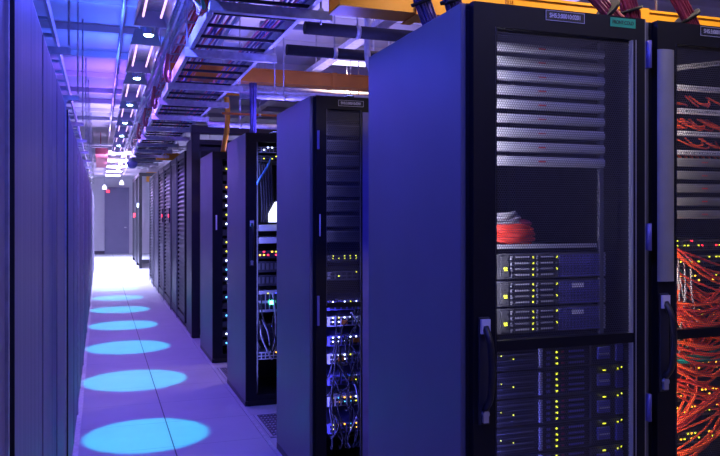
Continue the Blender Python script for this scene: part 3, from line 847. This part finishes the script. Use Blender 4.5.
# ------------------------------------------------------------------ overhead: trays, channels, pipes, ducts
TZ = 2.60
t = thing('cable_ladder', 'long blue-lit cable ladder above the rack row ends', 'cable tray', (.56,2.6,TZ))
obj('side_rail', MB().box(0,0,0,.010,16,.085).box(.010,0,0,.026,16,.006), 'steel', t); obj('side_rail', MB().box(.508,0,0,.518,16,.085).box(.492,0,0,.508,16,.006), 'steel', t)
for k in range(56):
    obj('rung', unit(.492,.016,.018,'rung'), None, t, (.259,.15+k*.285,.019))
# trapeze hangers
for k, y in enumerate([3.87,5.04,6.35,7.3,8.45,9.6,10.7,11.8,12.9,14.0,15.1,16.2,17.3]):
    t = thing('trapeze_hanger', f'steel channel hanger under the long cable ladder, {ordn[k]} from the camera', 'hanger', (.53,y,TZ-.052), 'channel hangers under the long cable ladder')
    pr = [(0,0),(.042,0),(.042,.05),(.030,.05),(.030,.008),(.012,.008),(.012,.05),(0,.05)]
    obj('channel', MB().prism(pr, 'x', 0, .62 if k % 3 else .66), 'steel', t)
    for x in (.014,.60): obj('threaded_rod', MB().tube([(x,.021,-.02),(x,.021,CEIL-TZ+.05)], .006, 6), 'steel', t)
    for x in (.014,.60): obj('nut', B(x-.013,.007,.0505,x+.013,.035,.064), 'silver', t)
def ladder(x0, x1, y0, y1, z, label, gap=.3, rail=.05, m='steel'):
    t = thing('cable_ladder', label, 'cable tray', (x0,y0,z))
    w_ = x1-x0; L = y1-y0
    obj('side_rail', B(0,0,0,.014,L,rail), m, t); obj('side_rail', B(w_-.014,0,0,w_,L,rail), m, t)
    k = .1
    while k < L and k/gap < 90:
        obj('rung', unit(w_-.03,.02,.015,'steel'), None, t, (w_/2,k,.012)); k += gap
    return t
ladder(.60,1.00,3.0,22,2.98,'upper narrow cable ladder above the long ladder',.4)
ladder(-.55,-.22,2.0,24,2.42,'cable ladder above the left corridor cabinets',.35,.06)
for k in range(12):
    y = 2.6+k*1.7
    t = thing('bracket_hanger', f'dark wall bracket above the left cabinets, {ordn[k]} from the camera', 'bracket', (-.55,y,2.36), 'brackets above the left cabinets')
    obj('arm', MB().box(0,0,0,.40,.004,.035).box(0,.004,0,.40,.03,.004), 'steel', t); obj('rod', MB().tube([(.39,.02,.05),(.39,.02,CEIL-2.36)], .007, 6), 'steel', t)
# cables along the trays
def run(name, label, x, z, y0, y1, r, m, seed, cat='cable', group=None, amp=.012, step=.6):
    q = random.Random(seed); pts = []; y = y0
    while y < y1: pts.append((x+q.uniform(-amp,amp), y, z+q.uniform(0,amp))); y += step
    pts.append((x,y1,z))
    return tag(obj(name, MB().tube(spline(pts,3), r, 6), m), label, cat, group)
for k in range(7):
    m, w_ = [('pinkcable','pink'),('violetcable','violet'),('pinkcable','pink'),('violetcable','violet'),('violetcable','violet'),('orange2','orange red'),('violetcable','violet')][k]
    run('tray_cable', f'{w_} cable lying along the long cable ladder, {ordn[k]} from its corridor side', .60+k*.022, TZ+.045, 3.3, 16, .0085, m, k, group='cables lying in the long cable ladder')
for k in range(6):
    m, w_ = [('pinkcable','pink'),('violetcable','violet'),('violetcable','violet'),('pinkcable','pink'),('violetcable','violet'),('violetcable','violet')][k]
    run('tray_cable', f'{w_} cable on the rack side of the long cable ladder, {ordn[k]} from its edge', .93+k*.022, TZ+.045, 2.7, 16, .0085, m, 20+k, group='cables lying in the long cable ladder')
for k in range(4):
    run('tray_cable', f'orange red cable in the upper narrow ladder, {ordn[k]} from the corridor', .64+k*.025, 3.02, 3.2, 20, .010, 'orange2' if k % 2 else 'pinkcable', 40+k, group='cables in the upper narrow ladder')
# conduits parallel to the corridor
for k, (x, z, r, m) in enumerate([(.47,2.84,.014,'steel'),(.515,2.84,.014,'steel'),(.47,3.10,.020,'steel'),(1.25,2.90,.016,'steel'),(1.45,3.12,.022,'steel'),(.18,3.20,.016,'steel')]):
    o = obj('conduit', MB().tube([(x,2.4,z),(x,9,z),(x,24,z)], r, 10), m)
    tag(o, ['lower steel conduit left of the long ladder','steel conduit beside the long ladder rail','upper steel conduit left of the long ladder','steel conduit over the rack row ends','thick steel conduit high over the racks','thin steel conduit left of the corridor lamps'][k], 'conduit')
# high beams parallel to the corridor (right side)
for k, x in enumerate([2.1,3.1]):
    t = thing('ceiling_channel', ['broad steel channel hung under the right ceiling','farther broad steel channel under the right ceiling'][k], 'channel', (x,4.0,3.02), 'steel channels under the right ceiling')
    obj('channel', B(0,0,0,.11,8,.05), 'steel', t)
    for y in (.4,2.0,3.6,5.2,6.8): obj('hanger_rod', MB().tube([(.055,y,.05),(.055,y,CEIL-3.02)], .007, 6), 'steel', t)
# fibre ducts across, one behind each row
def duct(y, x0, x1, z, m, label, n=6):
    t = thing('fibre_duct', label, 'cable duct', (x0,y,z), 'orange and yellow fibre ducts across the corridor')
    L = x1-x0
    pr = [(0,0),(.16,0),(.16,.12),(.152,.12),(.152,.008),(.008,.008),(.008,.12),(0,.12)]
    obj('trough', MB().prism(pr, 'x', 0, L), m, t)
    obj('lip', MB().box(0,-.008,.112,L,-.0002,.124).box(0,.1602,.112,L,.168,.124), m, t)
    k = .35
    while k < L:
        obj('joint_collar', MB().box(k,-.012,-.006,k+.05,-.0085,.13).box(k,-.012,-.0095,k+.05,.172,-.0062), m, t); k += 1.2
    for x in (.2, L*.5, L-.3):
        obj('hanger_rod', MB().tube([(x,.08,.008),(x,.08,CEIL-z)], .006, 6), 'steel', t)
    return t
duct(3.02, .96, 4.4, 2.385, 'yellow', 'bright yellow fibre duct behind the nearest row')
duct(6.85, .55, 4.4, 2.735, 'amber', 'broad amber fibre duct above the second rack')
duct(14.5, 1.0, 3.0, 2.55, 'yellow', 'far yellow duct above the louvred cabinets')
# yellow cord lines under second duct
def hung_tube(name, label, cat, x0, x1, y, z, r, m, group=None):
    t = thing(name, label, cat, (x0,y,z), group); L = x1-x0
    obj('tube', MB().tube([(0,0,0),(L/2,0,0),(L,0,0)], r, 12), m, t)
    for x in (L*.15, L*.55, L*.9):
        obj('clamp', MB().tube([(x,0,0),(x+.025,0,0)], r+.003, 12), 'steel', t)
        obj('hanger_rod', MB().tube([(x+.0125,0,r+.003),(x+.0125,0,CEIL-z)], .005, 6), 'steel', t)
hung_tube('fibre_tube', 'thin yellow tube just below the broad amber duct', 'tube', 1.12, 3.5, 7.05, 2.64, .012, 'yellow')
hung_tube('fibre_tube', 'thin amber tube above the third rack', 'tube', 1.12, 3.5, 7.3, 2.49, .012, 'amber')
# yellow drop tube
tag(obj('drop_tube', MB().tube(spline([(1.235,7.75,2.72),(1.245,7.75,2.6),(1.24,7.75,2.4),(1.215,7.75,2.25),(1.20,7.75,2.15)],6), .028, 12), 'yellow'), 'yellow corrugated tube dropping into the fourth rack', 'tube')
t = thing('cable_drop', 'bundle of blue cables rising from the third rack', 'cable bundle', (1.2,6.15,2.145))
for k in range(7):
    a = k*.9
    obj('strand', MB().tube(spline([(.02*math.cos(a),.02*math.sin(a),0),(.018*math.cos(a+.3),.02*math.sin(a+.3),.2),(.0+.025*math.cos(a+.5),.02*math.sin(a+.6),.45)],5), .009, 6), 'violetcable', t)
# insulated pipes across
for k, (y, z, r) in enumerate([(4.72,2.72,.042),(5.30,2.70,.040)]):
    t = thing('insulated_pipe', ['upper black insulated pipe above the second rack','lower black insulated pipe above the second rack'][k], 'pipe', (1.26+.02*k,y,z), 'black insulated pipes above the racks')
    obj('pipe', MB().tube([(0,0,0),(1,0,0),(3.1,0,0)], r, 16), 'rubber', t)
    for x in (.35,1.2,2.2):
        obj('clamp', MB().tube([(x,0,0),(x+.03,0,0)], r+.004, 14), 'steel', t)
        obj('hanger_rod', MB().tube([(x+.015,0,r+.004),(x+.015,0,CEIL-z)], .006, 6), 'steel', t)
# horizontal blue conduits across (lower, above third rack)
for k, (y, z, r, x0, x1) in enumerate([(6.2,2.50,.028,1.1,3.5),(6.62,2.60,.022,1.12,3.5),(8.3,2.5,.03,1.12,3.4),(5.6,2.95,.025,1.15,3.6),(7.6,2.80,.03,1.12,3.6)]):
    hung_tube('conduit', ['round conduit crossing above the third rack','thin conduit crossing behind the third rack','conduit crossing above the fourth rack','conduit crossing near the ceiling beyond the pipes','far conduit crossing near the ceiling'][k], 'conduit', x0, x1, y, z, r, 'steel')
# vertical curled pipe beside nearest rack
tag(obj('drain_pipe', MB().tube(spline([(1.78,4.95,3.4),(1.78,4.95,3.2),(1.78,4.95,2.9),(1.78,4.95,2.62),(1.80,4.93,2.52),(1.86,4.9,2.48),(1.92,4.88,2.52)],6), .022, 10), 'steel'), 'vertical steel pipe with hooked lower end above the second rack', 'pipe')
# cable bundles above the nearest racks
def bundle(name, label, pts, R_, n_, r, m, seed, group=None):
    q = random.Random(seed)
    t = thing(name, label, 'cable bundle', pts[0], group)
    base = Vector(pts[0]); S = [Vector(p)-base for p in spline(pts,6)]
    for k in range(n_):
        a = k*2.4; rr = R_*math.sqrt((k+.5)/n_)
        off = Vector((rr*math.cos(a), rr*math.sin(a)*.6, rr*math.sin(a)*.8))
        obj('strand', MB().tube([p+off*(1+.1*math.sin(i*.5+k)) for i, p in enumerate(S)], r, 6), m, t)
    mid = S[len(S)//2]; tdir = (S[len(S)//2+1]-S[len(S)//2-1]).normalized()
    obj('cable_tie', MB().tube([mid-tdir*.006, mid+tdir*.006], R_*1.25, 14), 'rubber' , t)
    return t
GB = 'cable bundles rising from the nearest racks'
bundle('cable_bundle','violet cable bundle, leftmost above the nearest rack',[(1.27,2.70,2.172),(1.25,2.70,2.22),(1.19,2.68,2.33),(1.13,2.66,2.47),(1.05,2.6,2.72)],.036,24,.0055,'violetcable',1,GB)
bundle('cable_bundle','violet cable bundle, right of the leftmost one above the nearest rack',[(1.36,2.68,2.172),(1.35,2.66,2.22),(1.29,2.62,2.33),(1.24,2.60,2.47),(1.19,2.55,2.72)],.038,26,.0055,'violetcable',2,GB)
bundle('cable_bundle','wine red cable bundle above the joint of the two nearest racks',[(2.06,2.45,2.172),(1.99,2.44,2.21),(1.86,2.42,2.29),(1.74,2.42,2.40),(1.6,2.4,2.56)],.044,30,.006,'winecable',3,GB)
bundle('cable_bundle','dark wine cable bundle standing upright over the right rack',[(2.10,2.56,2.172),(2.10,2.56,2.24),(2.07,2.55,2.34),(2.03,2.55,2.45),(1.98,2.55,2.62)],.042,28,.006,'winecable',4,GB)
bundle('cable_bundle','crimson cable bundle slanting at the top right corner',[(2.50,2.56,2.172),(2.46,2.56,2.22),(2.37,2.55,2.34),(2.28,2.55,2.47),(2.16,2.55,2.65)],.044,30,.006,'winecable',5,GB)
for k in range(4):
    tag(obj('fibre_cable', MB().tube(spline([(1.60+k*.012,2.75,2.5),(1.61+k*.01,2.74,2.32),(1.66+k*.008,2.72,2.24),(1.70+k*.006,2.7,2.15)],5), .004, 6), 'yellow'), 'thin yellow fibre cable dropping onto the nearest rack', 'cable', 'yellow fibre cables over the nearest rack')
# cable cluster at the top left of the long ladder
for k, (m, c) in enumerate([('green','green'),('orange','orange'),('red','red'),('yellow','yellow')]):
    tag(obj('hanging_cable', MB().tube(spline([(.50,3.95+k*.03,2.78),(.50+k*.02,3.95,2.66),(.53,4.1+k*.05,2.62),(.52,4.3,2.70),(.50,4.5,2.8)],5), .013, 7), m), f'{c} cable looping beside the near end of the long ladder', 'cable')
for k, x in enumerate([.66,.71,.83,.89]):
    tag(obj('duct_clip', B(x,3.40,2.63,x+.035,3.43,2.675), 'amber' if k % 2 else 'orange', bevel=.002), f'orange clip on the near hanger of the long ladder, {ordn[k]} from the left', 'clip', 'orange clips at the top of the picture')
for k in range(4):
    y = 6.2+k*1.6
    tag(obj('hanging_cable', MB().tube(spline([(.52,y,2.80),(.50,y+.05,2.66),(.53,y+.12,2.60),(.55,y+.2,2.7)],5), .016, 7), 'brick'), f'dark red cable loop left of the long ladder, {ordn[k]} from the camera', 'cable', 'red cable loops left of the ladder')
# security camera dome and small hanging lamps in the distance
t = thing('dome_camera', 'dark blue dome camera hanging over the corridor', 'camera', (.58,15.0,2.50))
obj('dome', MB().lathe((0,0,0), [(.01,-.10),(.06,-.085),(.095,-.04),(.105,.0),(.10,.03),(.06,.06)], 16), 'bluemod', t)
obj('stem', MB().tube([(0,0,.06),(0,0,CEIL-2.5)], .02, 8), 'steel', t)
for k, (x, y, z) in enumerate([(.12,24,2.30),(.62,24,2.45)]):
    t = thing('pendant_lamp', ['small glowing pendant lamp far left near the end wall','small glowing pendant lamp right of the far left one'][k], 'lamp', (x,y,z))
    obj('shade', MB().lathe((0,0,0), [(.07,0),(.06,.08),(.02,.14)], 12), 'tubew', t); obj('cord', MB().tube([(0,0,.14),(0,0,CEIL-z)], .008, 6), 'steel', t)
tag(obj('overhead_duct', MB().box(-.1,17.2,2.98-.14,.16,22,2.97).box(.0,18,2.97,.02,18.02,CEIL).box(.0,21,2.97,.02,21.02,CEIL), 'brick'), 'dull red duct under the far ceiling', 'duct')
